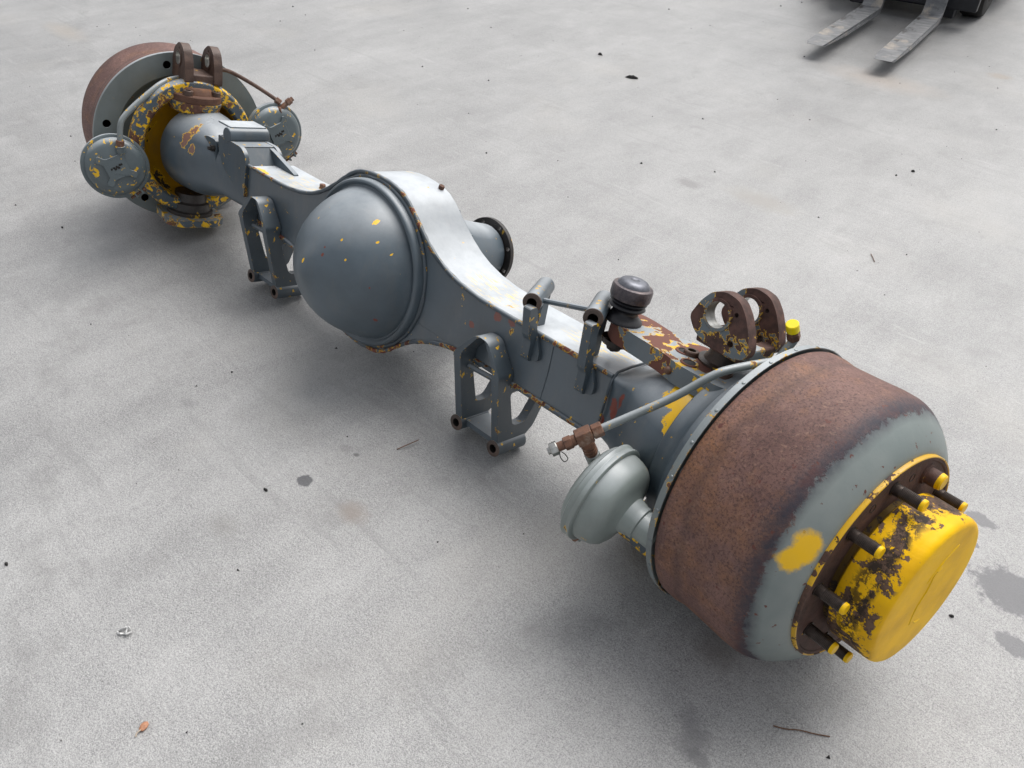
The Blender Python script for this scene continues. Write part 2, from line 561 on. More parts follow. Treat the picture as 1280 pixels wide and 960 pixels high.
# ------------------------------------------------------------------ the ground
def ground_mat():
    k = NT('worn_concrete')
    co = k.obj()
    a = k.noise(co, .55, 4, .6)
    b = k.noise(co, 2.4, 6, .65, .3)
    c = k.noise(k.mapv(co, (1, .35, 1), (0, 0, R(18))), 9, 6, .7)
    d = k.noise(co, 70, 5, .75)
    f = k.noise(co, 210, 3, .8)
    g = k.noise(co, 430, 2, .7)
    v = k.math('MULTIPLY', k.math('SUBTRACT', a, .5), .30)
    f = k.step(f, .34, .66)
    g = k.step(g, .36, .64)
    d = k.step(d, .3, .7)
    b = k.step(b, .2, .8)
    for x, s_ in ((b, .30), (c, .38), (d, .16), (f, .32), (g, .42)):
        v = k.math('ADD', v, k.math('MULTIPLY', k.math('SUBTRACT', x, .5), s_))
    v = k.math('ADD', v, .5)
    col = k.mix(k.step(v, .18, .82), (.150, .149, .149), (.466, .463, .456))
    # pale trowel scuffs and drag marks
    sc1 = k.noise(k.mapv(co, (1.2, 14, 1), (0, 0, R(38))), 3.0, 5, .7, .6)
    col = k.mix(k.step(sc1, .60, .76, 0, .34), col, (.56, .555, .545))
    sc2 = k.noise(k.mapv(co, (.8, 11, 1), (0, 0, R(-62))), 2.2, 5, .7, .8)
    col = k.mix(k.step(sc2, .56, .74, 0, .5), col, (.22, .218, .215))
    warm = k.step(k.noise(co, 1.7, 4), .55, .75, 0, .28)
    col = k.mix(warm, col, (.40, .375, .335))
    # dirty blotches and faint tyre tracks
    bl = k.noise(co, 5.5, 7, .75, .4)
    col = k.mix(k.step(bl, .56, .70, 0, .42), col, (.20, .195, .188))
    for (ang, off, wd) in ((R(24), .62, .05), (R(20), 1.02, .05), (R(-66), -.75, .045), (R(78), 1.9, .06)):
        sx = k.n('SeparateXYZ', {0: k.mapv(co, (1, 1, 1), (0, 0, ang))}).outputs[0]
        dtr = k.math('ABSOLUTE', k.math('SUBTRACT', k.math('ADD', sx, k.math('MULTIPLY', a, .25)), off + .12))
        mk = k.math('MULTIPLY', k.step(dtr, wd * .5, wd, 1, 0), k.step(k.noise(co, 8, 6, .75), .45, .65))
        col = k.mix(k.math('MULTIPLY', mk, .42), col, (.19, .187, .183))
    # pores and grit marks
    pv = k.n('TexVoronoi', {'Vector': co, 'Scale': 36.0, 'Randomness': 1.0})
    pores = k.math('MULTIPLY', k.step(pv.outputs['Distance'], .035, .06, 1, 0), k.step(k.noise(co, 7, 2), .5, .6))
    col = k.mix(k.math('MULTIPLY', pores, .65), col, (.08, .078, .075))
    # oil drips and damp patches, each with its own outline
    edge = k.math('MULTIPLY', k.math('SUBTRACT', k.math('ADD', k.math('MULTIPLY', k.noise(co, 18, 5, .7), .6), k.math('MULTIPLY', k.noise(co, 70, 4, .7), .4)), .5), 2.4)
    stains = [
        (1.505, .345, .070, .052, (.085, .085, .095), .85, .1), (1.393, .487, .030, .017, (.10, .10, .11), .8, .1),
        (1.545, .225, .032, .022, (.10, .10, .11), .8, .1), (1.402, .410, .012, .008, (.10, .10, .11), .8, .1),
        (1.240, -.325, .020, .030, (.15, .15, .155), .6, .6), (1.262, -.345, .018, .012, (.13, .13, .135), .6, .4), (1.215, -.30, .015, .02, (.17, .17, .175), .5, .8), (1.180, -.165, .03, .028, (.17, .155, .14), .55, 1.0),
        (.334, -.442, .017, .015, (.06, .06, .068), .9, .1), (.345, -.319, .008, .006, (.09, .09, .09), .8, .3),
        (.315, -.322, .014, .012, (.20, .195, .19), .5, .6), (.473, -.425, .030, .022, (.24, .19, .15), .5, .9),
        (.325, -.628, .03, .02, (.20, .195, .18), .45, .9), (-.068, -.496, .022, .014, (.17, .17, .17), .5, .7),
        (.042, 1.377, .045, .028, (.19, .185, .18), .7, .5), (.30, 1.45, .11, .05, (.28, .26, .23), .6, .8),
        (.02, 3.0, .20, .09, (.52, .42, .33), .35, 1.2), (.387, 3.506, .05, .04, (.30, .24, .18), .6, .6),
        (-.48, .28, .12, .06, (.03, .03, .032), .6, .5), (-.50, .12, .07, .04, (.03, .03, .032), .85, .3),
        (-3.2, .49, .16, .05, (.38, .32, .25), .4, 1.0), (-.35, -.22, .05, .02, (.2, .2, .2), .4, 1.0),
    ]
    for (x, y, rx, ry, cc, op, soft) in stains:
        mp = k.n('Mapping', {'Vector': co, 'Location': (-x / rx, -y / ry, 0), 'Scale': (1 / rx, 1 / ry, 0)})
        ln = k.n('VectorMath', {0: mp.outputs[0]}, operation='LENGTH').outputs['Value']
        dd = k.math('ADD', ln, edge)
        soft = max(soft, .17)
        m = k.step(dd, 1.0 - .6 * soft, 1.05 + .6 * soft, op, 0)
        col = k.mix(m, col, cc)
    h = k.math('ADD', k.math('MULTIPLY', f, .6), k.math('MULTIPLY', d, .8))
    h = k.math('SUBTRACT', h, pores)
    rg = k.step(v, .2, .8, .38, .54)
    return k.out(col, rg, k.bump(h, .35, .003), ior=1.7)


g = MB()
g.add([(-150, -150, 0), (150, -150, 0), (150, 150, 0), (-150, 150, 0)], [(0, 1, 2, 3)])
go = g.build('concrete_ground', ground_mat(), smooth=False)
go['kind'] = 'structure'

# ------------------------------------------------------------------ the axle
AX = Matrix.Translation((0, 0, HEIGHT)) @ Matrix.Rotation(TILT, 4, 'X')
axle = thing('drive_axle', 'long grey drive axle with round bulging cover, rusty drum and yellow hub', 'axle', AX)
XD = .088

# --- housing: banjo beam with a bell at each end
dz = [(0, .203), (.03, .2015), (.06, .197), (.085, .189), (.11, .174), (.135, .154), (.16, .134), (.185, .116), (.215, .098), (.25, .083), (.29, .072), (.34, .065), (.40, .062)]
top = [(XD + d, z) for d, z in dz]
topl = [(XD - d, z) for d, z in reversed(dz[1:])]
up = [(-.445, .062)] + topl + top + [(.80, .062)]
dn = [(x, -z - (.006 if abs(x - XD) > .2 else .002)) for x, z in up]
hb = MB()
hb.prism(up + list(reversed(dn)), -.058, .080)
housing = hb.build('axle_housing', M_house, axle, bevel=.004)


def loft(mb, secs, n=96, mat=0, capstart=True, capend=True):
    vs, fs = [], []
    for (x, cy, cz, hy, hz, p) in secs:
        for i in range(n):
            t = 2 * PI * i / n
            c, s_ = math.cos(t), math.sin(t)
            vs.append((x, cy + hy * math.copysign(abs(c) ** (2 / p), c), cz + hz * math.copysign(abs(s_) ** (2 / p), s_)))
    for j in range(len(secs) - 1):
        for i in range(n):
            i2 = (i + 1) % n
            fs.append((j * n + i, j * n + i2, (j + 1) * n + i2, (j + 1) * n + i))
    if capstart:
        fs.append(tuple(range(n)))
    if capend:
        fs.append(tuple((len(secs) - 1) * n + i for i in range(n)))
    mb.add(vs, fs, mat)


bn = MB()
loft(bn, [(.785, .011, -.003, .0675, .0635, 16), (.798, .011, -.003, .0690, .0650, 12), (.815, .009, -.003, .0715, .068, 7), (.835, .006, -.001, .080, .077, 4.4), (.855, .002, 0, .092, .090, 3.3), (.875, 0, 0, .105, .104, 2.6),
          (.90, 0, 0, .118, .118, 2.2), (.925, 0, 0, .127, .127, 2), (.95, 0, 0, .132, .132, 2), (.965, 0, 0, .130, .130, 2), (.97, 0, 0, .118, .118, 2)])
bn.build('end_bell', M_bellN, housing, origin=(.85, 0, 0), angle=40)
bf = MB()
loft(bf, [(-.43, .011, -.010, .060, .056, 12), (-.50, .011, -.010, .062, .056, 9), (-.58, .008, -.004, .068, .066, 5), (-.64, .004, 0, .082, .088, 3), (-.69, 0, 0, .098, .106, 2.4),
          (-.73, 0, 0, .110, .116, 2.1), (-.77, 0, 0, .118, .121, 2), (-.81, 0, 0, .121, .123, 2), (-.825, 0, 0, .114, .115, 2)])
bf.build('end_bell', M_bellF, housing, origin=(-.65, 0, 0), angle=40)

# weld beads along the front plate and seams
wb = MB()
ss = [(x, -.0590, z + .001) for x, z in up]
wb.tube(ss, .0050, 8, smooth=3, wob=.35)
ss = [(x, -.0590, z - .001) for x, z in dn]
wb.tube(ss, .0050, 8, smooth=3, wob=.35)
wb.build('weld_bead', M_weld, housing, origin=(0, -.06, 0), angle=60)
wb = MB()
for xx in (.655,):
    wb.tube([(xx, -.0585, .055), (xx + .003, -.0588, 0), (xx + .001, -.0585, -.062)], .0011, 6, smooth=5, wob=.5)
wb.build('weld_seam', M_house, housing, origin=(.655, -.06, 0), angle=60)
wb = MB()
if True:
    pts = []
    for i in range(25):
        a = PI * .5 + 2 * PI * i / 24
        pts.append((.800 + .003 * math.cos(a * 2), .008 + .0735 * math.copysign(abs(math.cos(a)) ** .4, math.cos(a)), -.003 + .0705 * math.copysign(abs(math.sin(a)) ** .4, math.sin(a))))
    wb.tube(pts, .0028, 6, smooth=2, wob=.6)
wb.build('weld_bead', M_weld, housing, origin=(.7, -.06, 0), angle=60)

# differential cover (round bulge towards the viewer)
XC = frame((XD, 0, 0), (0, -1, 0))
cv = MB()
prof = [(.050, .1945), (.074, .1945), (.080, .1930), (.0835, .190), (.0840, .186), (.0800, .183), (.0770, .1800), (.0775, .177), (.0835, .1745), (.089, .1715), (.100, .1680), (.115, .1625),
        (.130, .1555), (.145, .1470), (.160, .1370), (.175, .1250), (.189, .1110), (.201, .0960), (.2105, .0820), (.2180, .0680), (.2250, .0550), (.2312, .0430), (.2368, .0315), (.2412, .0200), (.2438, .0110), (.2447, .005), (.2449, 0)]
cv.lathe(prof, XC, 96)
cover = cv.build('differential_cover', M_cover, axle, X=XC, angle=50)
# ring weld round the cover
wr = MB()
wr.tube([(XD + .197 * math.cos(t), -.0602, .197 * math.sin(t)) for t in [2 * PI * i / 72 for i in range(73)]], .0052, 8, smooth=0, cap=False, wob=.4)
wr.build('weld_bead', M_weld, cover, X=XC, angle=60)

# pinion side: carrier, nose and companion flange
XP = frame((.128, 0, .012), (0, 1, 0))
pn = MB()
pn.lathe([(.070, .165), (.088, .163), (.092, .150), (.10, .125), (.13, .108), (.18, .092), (.24, .080), (.285, .072), (.292, .068), (.292, 0)], XP, 64)
pin = pn.build('pinion_carrier', M_house, axle, X=XP, angle=35)
for i in range(14):
    a = 2 * PI * i / 14 + .2
    b = MB()
    Xb = XP @ Matrix.Translation((.088, .151 * math.cos(a), .151 * math.sin(a)))
    b.lathe([(0, .009), (.010, .009), (.012, .0075), (.012, 0)], Xb, 6)
    b.build('carrier_bolt', M_chip, pin, X=Xb)
fl = MB()
FX = XP @ Matrix.Translation((.30, 0, 0))
fl.prism(circ(0, 0, .0875, 56), -.006, .006, FX @ Matrix.Rotation(PI / 2, 4, 'Z'), holes=[circ(.077 * math.cos(a), .077 * math.sin(a), .0058, 12) for a in [PI / 4 * i + .35 for i in range(8)]])
fl.lathe([(-.02, .0), (-.02, .056), (.0, .056)], FX, 40)
fl.build('pinion_flange', M_dark, pin, X=FX, bevel=.0012)

# breather / plug bolts on the top face
for (x, y, z) in ((-.262, .045, .062), (-.255, .07, .20)):
    pass
Xb = frame((-.238, .030, .0615), (0, 0, 1), (1, 0, 0))
b = MB()
b.lathe([(0, .010), (.006, .010), (.006, .0085), (.015, .0085), (.017, .007), (.017, 0)], Xb, 6)
b.build('filler_plug', M_rustfit, housing, X=Xb)
Xb = frame((.15, .066, .186), (.3, 0, 1), (1, 0, 0))
b = MB()
b.lathe([(0, .007), (.018, .007), (.018, 0)], Xb, 6)
b.build('breather_plug', M_rust, housing, X=Xb)

# --- far end bracket on top of the beam (tube, web plates)
fb = MB()
poly = rounded([(-.590, .104), (-.475, .104), (-.450, .088), (-.445, .060), (-.445, -.028), (-.490, -.012), (-.560, .026), (-.586, .066)], [.004, .01, .02, .002, .012, .04, .04, .03])
fb.prism(poly, -.068, -.056)
fb.prism(poly, .036, .047)
fb.box(-.588, -.480, -.056, .036, .094, .103)
fb.add([(-.482, -.056, .1025), (-.482, .036, .1025), (-.446, .036, .060), (-.446, -.056, .060), (-.492, -.056, .095), (-.492, .036, .095), (-.456, .036, .056), (-.456, -.056, .056)],
       [(0, 1, 2, 3), (7, 6, 5, 4), (0, 3, 7, 4), (1, 5, 6, 2), (0, 4, 5, 1), (3, 2, 6, 7)])
bracket = fb.build('mounting_bracket', M_chip, axle, origin=(-.53, 0, .1), bevel=.003)
b = MB()
b.prism(rounded([(-.480, .100), (-.455, .094), (-.355, .0655), (-.355, .0600), (-.445, .060), (-.480, .060)], .003), .022, .0355)
b.build('gusset_plate', M_cover2, bracket, origin=(-.45, 0, .08), bevel=.002)
XT = frame((-.545, -.070, .116), (0, 1, 0))
b = MB()
b.lathe([(0, 0), (0, .018), (.002, .020), (.118, .020), (.120, .018), (.120, 0)], XT, 32)
b.build('bracket_tube', M_chip, bracket, X=XT, bevel=.001)
b = MB()
b.box(-.605, -.540, -.062, .046, .1335, .139)
b.build('top_plate', M_house, bracket, origin=(-.57, 0, .16), bevel=.002)
Xb = frame((-.612, -.066, .060), (0, -1, 0))
b = MB()
b.lathe([(0, .009), (.01, .009), (.01, .005), (.018, .005), (.018, 0)], Xb, 6)
b.build('bracket_bolt', M_dark, bracket, X=Xb)
# front plate of the far bell with its curved edge
b = MB()
b.prism(rounded([(-.700, .060), (-.660, .084), (-.600, .085), (-.600, -.03), (-.655, .005), (-.685, .035)], .02), -.066, -.050)
b.build('gusset_plate', M_chip, bracket, origin=(-.65, -.06, .05), bevel=.003)


# --- spring pads under the beam
def spring_pad(xc, src=None):
    T = Matrix.Translation((xc, 0, 0))
    if src:
        r = copy_of(src, axle, T)
        for ch in list(src.children):
            copy_of(ch, r, T @ WORLDM[src.name].inverted() @ WORLDM[ch.name])
        return r
    m = MB()
    side = [(-.1050, -.052), (-.096, -.085), (-.056, -.222), (.028, -.222), (.052, -.200), (.092, -.085), (.092, -.078), (-.064, -.078), (-.0605, -.052)]
    hole = rounded([(-.056, -.092), (.062, -.092), (.018, -.182), (-.022, -.182)], [.012, .012, .014, .014], 4)
    SX = Matrix.Rotation(PI / 2, 4, 'Z')       # local x -> y
    for sx in (-1, 1):
        m.prism(rounded(side, .006, 3), -.010, .010, T @ Matrix.Translation((sx * .0563, 0, 0)) @ Matrix.Rotation(PI / 2, 4, 'Z') if sx > 0 else T @ Matrix.Translation((sx * .0563, 0, 0)) @ Matrix.Rotation(PI / 2, 4, 'Z'), holes=[hole])
    outer = rounded([(-.0665, -.0565), (-.0665, -.046), (-.017, .013), (.017, .013), (.0665, -.046), (.0665, -.0565)], [0, .014, .012, .012, .014, 0], 3)
    inner = rounded([(.0460, -.0535), (.0460, -.040), (.009, .012), (-.009, .012), (-.0460, -.040), (-.0460, -.0535)], [0, .010, .008, .008, .010, 0], 3)
    m.prism(outer + inner, -.1055, -.0597, T)
    r = m.build('spring_pad', M_pad, axle, X=T, bevel=.003, angle=35)
    b = MB()
    b.prism(rounded([(-.052, -.222), (.052, -.222), (.052, -.240), (.030, -.234), (-.030, -.234), (-.052, -.240)], .003), -.045, .026, T)
    b.build('base_plate', M_pad, r, X=T, bevel=.003)
    for sx in (-1, 1):
        XB = T @ frame((sx * .0585, -.060, -.233), (0, 1, 0))
        b = MB()
        b.lathe([(0, .0165), (.001, .0185), (.088, .0185), (.088, .0095), (.0, .0095)], XB, 28, closed=True, mat=[1, 0, 0, 2, 1])
        b.lathe([(.02, .0094), (.02, 0)], XB, 28, mat=2)
        b.build('pad_boss', [M_pad, M_borerust, M_bore], r, X=XB)
    b = MB()
    b.tube([(-.048, -.072, -.080), (.048, -.050, -.086)], .006, 6, smooth=0, X=T)
    b.build('cross_rib', M_pad, r, X=T)
    return r


sp = spring_pad(XD + .4258)
spring_pad(XD - .4258, sp)

# --- upper link bracket: two bored bosses on straps, joined by a bar
lb = MB()
bosses = []
dirb = Vector((-.42, .87, .06)).normalized()
for cx, cz in ((.604, .129), (.7445, .160)):
    p = Vector((cx, -.092, cz))
    bosses.append(p)
pb = bosses
lb.tube([pb[0] + dirb * .030 + Vector((.012, 0, 0)), pb[1] + dirb * .030 - Vector((.012, 0, 0))], .0055, 10, smooth=0)
link = lb.build('link_bracket', M_chip, axle, origin=(.68, -.07, .14), bevel=0)
for p in pb:
    XB = frame(p, dirb)
    b = MB()
    b.lathe([(-.001, .0100), (-.001, .0145), (-.001, .0150), (.001, .0188), (.004, .0188), (.098, .0185), (.104, .0165), (.104, 0)], XB, 36, mat=[1, 1, 1, 1, 0, 0, 0])
    b.lathe([(-.001, .0100), (.035, .0098), (.035, 0)], XB, 36, mat=2)
    b.build('link_boss', [M_chip, M_borerust, M_bore], link, X=XB)
    # front strap, hanging over the front face
    x, z = p.x, p.z
    b = MB()
    pts = [(-.107, z - .006), (-.092, .062), (-.082, .052), (-.080, .020), (-.076, .006), (-.064, .004), (-.060, .012), (-.060, .060), (-.070, .072), (-.086, z - .004)]
    b.prism(rounded(pts, .006, 3), -.0095, .0095, Matrix.Translation((x + .003, 0, 0)) @ Matrix.Rotation(PI / 2, 4, 'Z'))
    b.build('strap', M_chip, link, origin=(x, -.08, .06), bevel=.003)
    b = MB()
    b.prism(rounded([(.010, .064), (.017, .058), (.031, .028), (.031, .010), (.014, .006), (.010, .02)], .006, 3), -.068, -.058, Matrix.Translation((x - .002, 0, 0)))
    b.build('strap_foot', M_chip, link, origin=(x + .02, -.06, .03), bevel=.004)
    b = MB()
    q = p + dirb * .075
    b.prism(rounded([(q.y - .010, .062), (q.y + .014, .062), (q.y + .008, q.z), (q.y - .008, q.z)], .003), -.008, .008, Matrix.Translation((q.x + .008, 0, 0)) @ Matrix.Rotation(PI / 2, 4, 'Z'))
    b.build('rear_strap', M_chip, link, origin=(q.x, q.y, .08), bevel=.003)

# ------------------------------------------------------------------ wheel ends
n1 = Vector((0.9835671186141473, -0.17764911699217104, 0.03219494390375313))
n2 = Vector((0.9868313750844477, -0.16153683072782705, -0.008348021723786939))
K1 = Vector((1.086175322385413, 0, 0))
K2 = Vector((-0.9120392210267066, 0, 0))


class End:
    def __init__(s, K, n, sgn):
        s.K, s.n, s.s = K, n.normalized(), sgn
        s.e = Vector((0, 0, 1)).cross(s.n).normalized()
        s.w = s.n.cross(s.e)
        # right-handed frame for turned parts, X = outboard
        s.F = Matrix.Translation(K) @ Matrix((s.n * sgn, s.e * sgn, s.w)).transposed().to_4x4()

    def p(s, o, e, w):       # o counted along +n (as measured), e, w
        return s.K + s.n * o + s.e * e + s.w * w


NEAR, FAR = End(K1, n1, 1), End(K2, n2, -1)
shared = {}


def turned(key, make, E, parent, name, **kw):
    """build once, then copy with the same mesh data"""
    if key in shared:
        return copy_of(shared[key], parent, E.F)
    o = make(E.F).build(name, X=E.F, parent=parent, **kw)
    shared[key] = o
    return o


def mk_plate(F):
    m = MB()
    holes = [circ(.217 * math.cos(a), .217 * math.sin(a), .0115, 20) for a in [R(104 + 68 * i) for i in range(5)]]
    m.prism(circ(0, 0, .250, 96), .000, .0035, F @ Matrix.Rotation(-PI / 2, 4, 'Z'), holes=[circ(0, 0, .187, 64)] + holes)
    m.lathe([(.0017, .187), (.006, .182), (.022, .172), (.030, .165), (.032, .120), (.010, .105), (-.02, .100), (-.02, .07), (.036, .07)], F, 64)
    m.lathe([(.0035, .2465), (.0035, .2503), (.0115, .2503), (.0115, .2485)], F, 96)
    return m


def mk_drum(F):
    m = MB()
    m.lathe([(.016, .232), (.014, .238), (.014, .2445), (.018, .2465), (.034, .2465), (.042, .2450), (.050, .2435), (.060, .2432), (.10, .2440), (.140, .2455), (.152, .2450), (.163, .2445), (.172, .2425), (.182, .2385),
             (.192, .2325), (.202, .2250), (.212, .2155), (.221, .2050), (.2275, .1945), (.230, .1885), (.231, .183), (.231, .120), (.20, .120), (.16, .232)], F, 112, closed=True)
    return m


def mk_hub(F):
    m = MB()
    m.lathe([(.229, .1810), (.2375, .1806), (.2375, .1760), (.2355, .1740), (.2355, .115)], F, 96)
    return m


def mk_rim(F):
    m = MB()
    m.lathe([(.2305, .183), (.2375, .1830), (.2385, .1822), (.2385, .1808), (.2365, .1795), (.229, .1795)], F, 96, closed=True)
    return m


def mk_cap(F):
    m = MB()
    m.lathe([(.2335, .117), (.244, .117), (.248, .120), (.250, .1275), (.256, .1285), (.300, .1283), (.303, .1276), (.306, .1283), (.3150, .1275), (.3195, .1255), (.3225, .122), (.3235, .117), (.3232, .095), (.3240, .060), (.3236, .03), (.3238, 0)], F, 96)
    return m


def mk_stud(X):
    m = MB()
    pr = [(0, .0115), (.002, .0115), (.002, .0095), (.012, .0095)]
    a = .013
    while a < .040:
        pr += [(a, .0086), (a + .001, .0095)]
        a += .0022
    pr += [(.042, .0094)]
    k = len(pr) - 1
    pr += [(.046, .0094), (.0475, .0085), (.0475, 0)]
    m.lathe(pr, X, 20, mat=[0] * k + [1] * 4)
    return m


stud0 = None
RUNS = [[(.038, .036), (.006, .050), (-.014, .044), (-.012, .015), (-.018, -.020), (-.010, -.056)], [(-.004, -.048), (.008, -.056), (.024, -.056)], [(-.034, .010), (-.026, .040), (-.006, .066), (.022, .086)]]
for E in (NEAR, FAR):
    nm = 'near' if E is NEAR else 'far'
    pl = turned('plate', mk_plate, E, axle, 'backing_plate', mats=M_plate, angle=35)
    dr = turned('drum', mk_drum, E, axle, 'brake_drum', mats=M_drum, angle=40)
    hub = turned('hub', mk_hub, E, axle, 'wheel_hub', mats=M_flange, angle=30)
    turned('rim', mk_rim, E, hub, 'flange_rim', mats=M_rim, angle=30)
    turned('cap', mk_cap, E, hub, 'hub_cap', mats=M_cap, angle=30)
    if E is NEAR:
        for ii, run in enumerate(RUNS):
            b = MB()
            b.tube([(.3232, e_, w_) for e_, w_ in run], [.0006, .0016, .0022, .0018, .0006], 8, smooth=6, X=E.F, wob=.3)
            b.build('paint_run', M_yel, hub, X=E.F @ Matrix.Translation((.3232, run[0][0], run[0][1])), angle=80)
    for i in range(10):
        a = R(110 + 36.6 * (i - 0)) if E is NEAR else R(110 + 36 * i)
        if E is NEAR:
            a = R(110 + 36 * i)
        if i == 9:          # the short yellow stud
            Xs = E.F @ Matrix.Translation((.2355, .152 * math.cos(a), .152 * math.sin(a)))
            if 'short' not in shared:
                b = MB()
                b.lathe([(0, .0135), (.020, .0135), (.026, .0125), (.028, .010), (.028, 0)], Xs, 24, mat=[1, 0, 0, 0])
                b.lathe([(.0, .0165), (.004, .0165), (.004, .013)], Xs, 24, mat=1)
                shared['short'] = b.build('wheel_stud', [M_yel, M_flange], hub, X=Xs, label='short thick stud painted yellow')
            else:
                copy_of(shared['short'], hub, Xs)
            continue
        Xs = E.F @ Matrix.Translation((.2355, .152 * math.cos(a), .152 * math.sin(a)))
        if stud0 is None:
            stud0 = mk_stud(Xs).build('wheel_stud', [M_stud, M_yel], hub, X=Xs, angle=25)
        else:
            copy_of(stud0, hub, Xs)
    # small bolt holes in the hub flange
    for a in (R(92), R(128), R(56)):
        Xs = E.F @ Matrix.Translation((.2357, .150 * math.cos(a), .150 * math.sin(a)))
        if 'dowel' not in shared:
            b = MB()
            b.lathe([(.0, .0072), (.0006, .0068), (.0002, .0058), (-.004, .0055), (-.004, 0)], Xs, 16)
            shared['dowel'] = b.build('dowel_hole', M_bore, hub, X=Xs)
        else:
            copy_of(shared['dowel'], hub, Xs)

    # ---- steering knuckle
    ko = -.128 if E is NEAR else -.085          # kingpin, outboard coordinate (negative = inboard)
    zt = .112 if E is NEAR else .140
    F = E.F
    kk = MB()
    kz = 1.02
    if E is NEAR:
        kk.lathe([(-.006, .172), (-.02, .186), (-.040, .188), (-.048, .186), (-.052, .176), (-.066, .168), (-.080, .163), (-.086, .164), (-.092, .1635), (-.0945, .158), (-.0945, .150), (-.100, .1455), (-.1005, .1400), (-.095, .136), (-.06, .135), (-.006, .150)], F, 96, mat=0, closed=True)
    else:
        kk.lathe([(ko + .110, .095), (ko + .075, .125), (ko + .045, .165), (ko + .010, .192), (ko - .014, .195), (ko - .028, .188), (ko - .030, .160), (ko - .020, .152),
                  (ko + .010, .150), (ko + .035, .140), (ko + .055, .115), (ko + .065, .07), (ko + .110, .06)], F, 72, mat=[0, 0, 0, 0, 0, 0, 0, 1, 1, 1, 1, 0, 0], closed=True, sy=.93, sz=kz)
    kn = kk.build('steering_knuckle', [M_knucN if E is NEAR else M_knuckle, M_bowl], axle, X=F, angle=42, bevel=.003)
    KP = F @ Matrix.Translation((ko, 0, 0))
    ZUP = KP @ Matrix.Rotation(-PI / 2, 4, 'Y')       # local X = up
    b = MB()
    b.lathe([(zt - .035, .055), (zt - .028, .068), (zt - .006, .076), (zt, .076), (zt + .001, .05)], ZUP, 48)
    b.build('kingpin_boss', M_knucN if E is NEAR else M_knuckle, kn, X=ZUP, angle=35)
    b = MB()
    b.prism(rounded([(-.085, -.05), (-.055, -.085), (.055, -.085), (.085, -.05), (.085, .05), (.055, .085), (-.055, .085), (-.085, .05)], .012), -.222, -.200, KP @ Matrix(((1, 0, 0, 0), (0, 0, 1, 0), (0, 1, 0, 0), (0, 0, 0, 1))))
    b.lathe([(-.200, .066), (-.190, .066), (-.186, .058), (-.165, .056), (-.160, .048), (-.135, .045), (-.135, 0)], ZUP, 40, mat=1)
    b.build('lower_cap', [M_knuckle, M_dark], kn, X=ZUP, bevel=.003)
    # ribs of the knuckle casting that show behind the near bell
    for aa, rr in ((186, .19), (152, .19)) if E is NEAR else ((28, .19),):
        a = R(aa)
        b = MB()
        Xr = F @ Matrix.Rotation(a, 4, 'X')
        b.prism(rounded([(-.096, .140), (-.010, .150), (-.006, .206), (-.055, .202), (-.088, .168)] if E is NEAR else [(ko - .02, .158), (ko + .10, .085), (ko + .105, .11), (ko + .05, .175), (ko - .018, .196)], .008), -.011, .011, Xr)
        b.build('rib', M_knuckle, kn, X=Xr, bevel=.004)

    # ---- kingpin cap disc, bolts and the double lug yoke on top
    cb = MB()
    if E is FAR:
        cb.lathe([(zt + .0012, .0745), (zt + .018, .0745), (zt + .0205, .072), (zt + .0205, .055), (zt + .032, .05), (zt + .038, .045), (zt + .038, 0)], ZUP, 48)
        kc = cb.build('kingpin_cap', M_rust, axle, X=ZUP, angle=30)
        zb = zt + .0205
        r_b = .060
    else:
        cb.lathe([(.1512, .046), (.158, .046), (.160, .036), (.172, .030), (.190, .028), (.190, 0)], ZUP, 48)
        kc = cb.build('kingpin_cap', M_dark, axle, X=ZUP, angle=30)
        zb = .1505
        r_b = .058
    for i in range(4):
        a = R(45 + 90 * i + (10 if E is FAR else -4))
        Xb = ZUP @ Matrix.Translation((zb, r_b * math.cos(a), r_b * math.sin(a)))
        b = MB()
        b.lathe([(0, .0135), (.012, .0135), (.0135, .0120), (.0135, .0075), (.006, .0070), (.006, 0)], Xb, 24, mat=[0, 0, 0, 1, 1])
        b.build('cap_bolt', [M_rustlug, M_bore], kc, X=Xb, angle=30)

    # lugs: plate normal along e
    if E is NEAR:
        L = Matrix.Translation((.962, 0, .242)) @ Matrix.Rotation(R(-8), 4, 'Z')
        out_ = [(-.058, -.012), (-.046, .020), (-.030, .043), (-.004, .053), (.024, .049), (.044, .030), (.060, .004), (.070, -.020), (.066, -.036), (.040, -.044), (-.014, -.043), (-.040, -.032)]
        Y0, Y1, mat_, hr, hc = -.055, .032, M_lug, .0235, (-.006, .012)
    else:
        L = Matrix.Translation((-.855, 0, .238)) @ Matrix.Rotation(R(-9), 4, 'Z')
        out_ = [(-.056, -.052), (-.056, .000), (-.038, .030), (-.006, .048), (.012, .048), (.036, .036), (.052, .004), (.058, -.052)]
        Y0, Y1, mat_, hr, hc = -.046, .036, M_rustlug, .0195, (0, .006)
    y = MB()
    y.box(-.045, .052, Y0 + (.020 if E is NEAR else .010), Y1 + .008, -.056 if E is NEAR else -.068, -.032 if E is NEAR else -.026, L)
    if E is NEAR:
        y.box(.040, .066, Y0 + .014, Y1 + .006, -.044, -.022, L)
    yk = y.build('kingpin_yoke', mat_, axle, X=L, bevel=.005)
